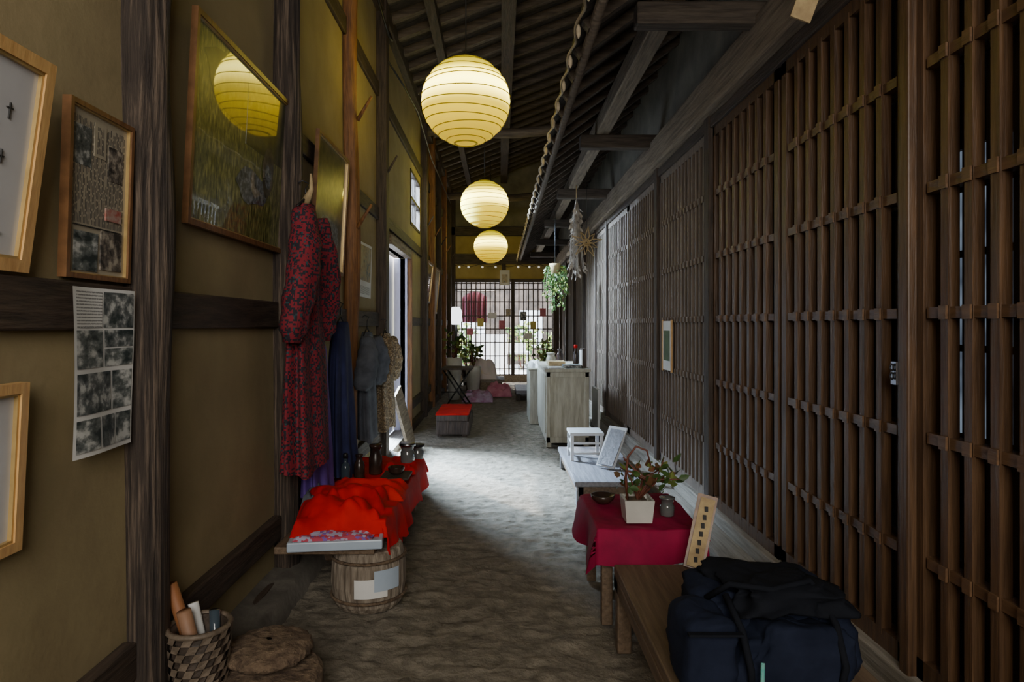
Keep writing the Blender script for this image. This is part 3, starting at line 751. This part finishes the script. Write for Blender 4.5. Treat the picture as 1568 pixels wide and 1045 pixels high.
# bag
b=MB()
def sup(cx,cy,cz,a,bb,c,e,m,seed,amp=.02,nu=80,nv=50,lean=0,sag=.35):
    def sg(v,p): return math.copysign(abs(v)**p,v)
    def fn(u,v):
        th=2*math.pi*u; ph=-math.pi/2+math.pi*v
        x=a*sg(math.cos(ph),e)*sg(math.cos(th),e); y=bb*sg(math.cos(ph),e)*sg(math.sin(th),e); z=c*sg(math.sin(ph),e)
        p=Vector((x,y,z)); r1=mn.noise(p*6+Vector((seed,0,0))); r2=abs(mn.noise(Vector((x*9+z*6,y*9,z*14-x*8))+Vector((seed,5,0)))); r3=abs(mn.noise(Vector((x*22-z*10,y*20,z*26))+Vector((seed,9,0))))
        k=1+amp/.2*r1*1.4-1.3*amp/.2*r2-.5*amp/.2*r3
        x*=k;y*=k
        if z>0: z*=k; z-=sag*c*(abs(x)/a)**3*.5
        return Vector((cx+x+lean*z,cy+y,cz+z))
    b.grid(fn,nu,nv,m)
sup(.80,2.03,.485,.24,.15,.145,.45,bagm,1,.045,sag=.4)
sup(.595,1.90,.47,.085,.10,.115,.36,bagm,6,.03)
sup(.82,1.88,.45,.17,.07,.10,.4,bagm,9,.04)
sup(.83,2.0,.60,.21,.15,.045,.5,bagb,3,.07,sag=.9)
sup(.99,2.0,.48,.07,.13,.13,.45,bagm,13,.04)
b.tube([(.62,1.96,.58),(.67,1.90,.645),(.78,1.87,.640),(.90,1.90,.655),(.97,1.94,.58),(1.0,1.88,.48)],.009,bagb,8)
b.tube([(.70,1.81,.37),(.69,1.79,.45),(.68,1.83,.54),(.66,1.91,.61)],.010,bagb,8)
b.tube([(.94,1.81,.36),(.95,1.79,.46),(.95,1.84,.55),(.94,1.93,.61)],.010,bagb,8)
b.beam((.52,1.80,.545),(.67,1.80,.545),.02,.006,bagb)
b.tube([(.715,1.775,.48),(.71,1.765,.43),(.712,1.77,.37)],.006,mat('teal_strap',(.03,.3,.28),(.2,.4,.35),30,.6,0),6)
b.build('travel_bag')
b=MB(); b.box(.575,1.14,5.0,6.45,.155,.195,bench_b); b.box(.60,1.12,5.02,6.43,.07,.155,bench_m)
for x in (.62,1.09):
    for y in (5.05,6.38): b.box(x-.03,x+.03,y-.03,y+.03,0,.155,bench_b)
b.build('low_bench',bevel=.006)
b=MB()
b.box(.62,.92,5.75,6.05,.42,.445,white_w)
for x in (.64,.90):
    for y in (5.77,6.03): b.box(x-.014,x+.014,y-.014,y+.014,.196,.43,white_w)
for z in (.25,.34): b.box(.64,.90,5.765,5.78,z,z+.02,white_w); b.box(.635,.65,5.77,6.03,z,z+.02,white_w)
b.build('white_stool',bevel=.003)
b=MB(); b.beam((.88,5.45,.21),(1.02,5.60,.52),.17,.015,white_w,up=(-.8,-1,.4)); b.beam((.875,5.435,.23),(1.015,5.585,.50),.14,.012,bench_b,up=(-.8,-1,.4)); b.build('leaning_photo_panel')
# cabinet
b=MB()
cx0,cx1,cy0,cy1,cz=.53,1.02,7.45,9.0,.86
b.box(cx0,cx1,cy0,cy1,.05,cz,cab_m); b.box(cx0-.02,cx1+.02,cy0-.02,cy1+.02,cz,cz+.035,cab_m)
b.box(cx0,cx0+.05,cy0-.012,cy0,.05,cz,cab_m); b.box(cx1-.05,cx1,cy0-.012,cy0,.05,cz,cab_m)
b.box(cx0,cx1,cy0-.012,cy0,.05,.12,cab_m); b.box(cx0,cx1,cy0-.012,cy0,cz-.06,cz,cab_m)
for k in range(4): b.box(cx0-.012,cx0,cy0+.04+k*.38,cy0+.37+k*.38,.15,cz-.05,cab_m)
for x in (cx0+.03,cx1-.03): b.box(x-.03,x+.03,cy0,cy0+.06,0,.06,cab_m)
b.build('wooden_cabinet',bevel=.006)
b=MB()
b.box(.56,.72,7.5,7.75,.897,.905,white_p,); b.box(.74,.95,7.55,7.8,.897,.93,bw2); b.box(.60,.8,7.95,8.2,.897,.95,straw)
b.build('leaflet_stack')
b=MB(); b.box(.96,1.0,7.55,7.8,.897,1.12,wv,); b.box(.95,.96,7.57,7.78,.92,1.10,white_p); b.build('display_card')
jar('dark_bottle',.93,8.0,.897,.035,.24,jardk,.5,red); jar('clay_jar',.66,8.4,.897,.06,.14,cab_m,.8); jar('clay_jar',.8,8.7,.897,.05,.18,jardk,.6)
b=MB(); b.box(.42,.62,9.15,10.1,.0,.76,cab_m); b.box(.40,.64,9.13,10.12,.76,.79,cab_m); b.build('side_shelf',bevel=.01)
heap('white_cloth',.51,9.5,.79,.09,.3,.08,white_p,41)
b=MB(); b.box(1.20,1.23,8.0,8.5,.1,.6,white_w); b.build('leaning_sign')

# hanging ornaments right
b=MB(); c=Vector((.93,7.0,2.28))
for k in range(10):
    a=k*math.pi/5+.2; L_=.17 if k%2==0 else .13
    d=Vector((math.cos(a),0,math.sin(a))); s_=Vector((-d.z,0,d.x))
    for q in (-1,1): b.tube([c+s_*.012*q,c+d*L_*.45+s_*.022*q+Vector((0,-.006,0)),c+d*L_],.0055,straw,5)
b.tube([c+Vector((.035*math.cos(j*math.pi/8),-.006,.035*math.sin(j*math.pi/8))) for j in range(17)],.006,straw,5,cap=False)
b.tube([c+Vector((0,0,.15)),(c.x,c.y,3.05)],.003,wire,5); b.build('straw_star')
b=MB(); 
dry=mat('dried_white',(.55,.51,.45),(.3,.26,.22),20,.9,.2)
for k in range(110):
    z=U(1.95,2.75); r=U(.2,1)*(.04+.07*(2.75-z)/.8); a=U(0,6.28)
    b.tube([(.88,7.5,2.85),(.88+r*math.cos(a),7.5+r*math.sin(a),z)],.003,dry,4)
    b.leaf((.88+r*math.cos(a),7.5+r*math.sin(a),z),(math.cos(a),math.sin(a),-1.2),.06,.03,dry)
b.tube([(.88,7.5,2.85),(.88,7.5,3.0)],.006,straw,5)
b.build('dried_flower_bundle')
b=MB()
for k in range(16):
    a=U(0,6.28); r=U(.05,.2); z1=U(1.6,1.95); pts=[(.78,9.2,2.25),(.78+r*.8*math.cos(a),9.2+r*.8*math.sin(a),2.22),(.78+r*math.cos(a),9.2+r*math.sin(a),(2.2+z1)/2),(.78+r*math.cos(a)*.9,9.2+r*math.sin(a),z1)]
    b.tube(pts,.004,leafm,4)
    for q in range(16):
        t=q/15; p=Vector(pts[1]).lerp(Vector(pts[3]),t); b.leaf(p,(U(-1,1),U(-1,1),-.5),.06,.035,random.choice([leafm,leafm,leafy]))
b.lathe((.78,9.2,2.12),[(.05,0),(.08,.1),(.085,.14),(.07,.14)],straw,14); b.tube([(.78,9.2,2.2),(.78,9.2,3.0)],.004,wire,5)
b.build('hanging_ivy')
b=MB(); b.box(XR-.045,XR-.04,5.30,5.60,1.02,1.43,white_p)
b.box(XR-.05,XR-.04,5.29,5.32,1.01,1.44,frame_l);b.box(XR-.05,XR-.04,5.58,5.61,1.01,1.44,frame_l);b.box(XR-.048,XR-.045,5.36,5.55,1.1,1.35,leafm)
b.build('paper_notice')
b=MB(); Mx=Matrix.Translation((1.19,2.5,2.68))@Matrix.Rotation(.35,4,'Y')
b.box(-.04,.04,-.004,.004,-.12,.16,straw,Mx); b.tube([(1.24,2.5,2.82),(1.34,2.5,2.9)],.003,wire,5); b.build('hanging_wood_tag')
b=MB(); b.box(XR-.06,XR-.05,2.275,2.305,1.19,1.27,zipm)
for z in (1.21,1.24): b.tube([(XR-.065,2.29+.008*math.cos(j*math.pi/6),z+.01+.012*math.sin(j*math.pi/6)) for j in range(13)],.003,iron,5,cap=False)
b.build('door_pull')
b=MB(); b.beam((1.17,1.72,.02),(1.23,1.72,.42),.18,.02,frame_l,up=(-.3,-1,0)); b.build('leaning_wood_frame')
b=MB(); 
b.tube([(-1.1,6.45,4.3),(-1.02,6.2,4.1),(-1.0,5.9,4.0),(-1.05,5.7,4.2),(-1.1,5.5,4.5)],.012,iron,6)
b.tube([(-1.1,6.45,4.0),(-1.0,6.9,3.9),(-1.0,8,4.0),(-1.05,10,3.95),(-1.05,14,4.0)],.01,iron,6)
b.build('electric_cable')

# ------------------------------------------------------------------ lights
def area(name,loc,target,sx,sy,power,col):
    l=bpy.data.lights.new(name,'AREA'); l.shape='RECTANGLE'; l.size=sx; l.size_y=sy; l.energy=power; l.color=col
    o=bpy.data.objects.new(name,l); o.location=loc; d=Vector(target)-Vector(loc); o.rotation_euler=d.to_track_quat('-Z','Y').to_euler()
    bpy.context.scene.collection.objects.link(o); return o
area('daylight_through_door',(-2.9,9.2,4.2),(-.1,5.7,.1),1.5,1.5,9000,(.60,.79,1))
area('entrance_fill',(.1,-2.45,2.9),(.15,6.0,2.4),2.2,2.4,235,(1,.94,.85))  # added fill lamp before the closed rear wall, for an unseen entrance
area('garden_fill',(.2,16.7,4.6),(.2,19.5,0),3,1,3000,(.95,.97,1))  # added fill lamp hidden above the lintel, brightens garden faces the sun misses
s=bpy.data.lights.new('sun','SUN'); s.energy=11; s.angle=.03; s.color=(1,.96,.9)
so=bpy.data.objects.new('sun',s); so.rotation_euler=Vector((.70,-.95,-1)).to_track_quat('-Z','Y').to_euler(); so.location=(0,18,8)
bpy.context.scene.collection.objects.link(so)
w=bpy.data.worlds.new('World'); bpy.context.scene.world=w; w.use_nodes=True
bg=w.node_tree.nodes['Background']; bg.inputs[0].default_value=(.62,.76,1,1); bg.inputs[1].default_value=5

# ------------------------------------------------------------------ camera
cam=bpy.data.cameras.new('camera'); co=bpy.data.objects.new('camera',cam); bpy.context.scene.collection.objects.link(co)
co.location=(0,0,1.4); co.rotation_euler=(math.pi/2,0,0); cam.sensor_width=36; cam.lens=22.96; cam.shift_x=.012; cam.shift_y=-.016; cam.clip_start=.05
bpy.context.scene.camera=co
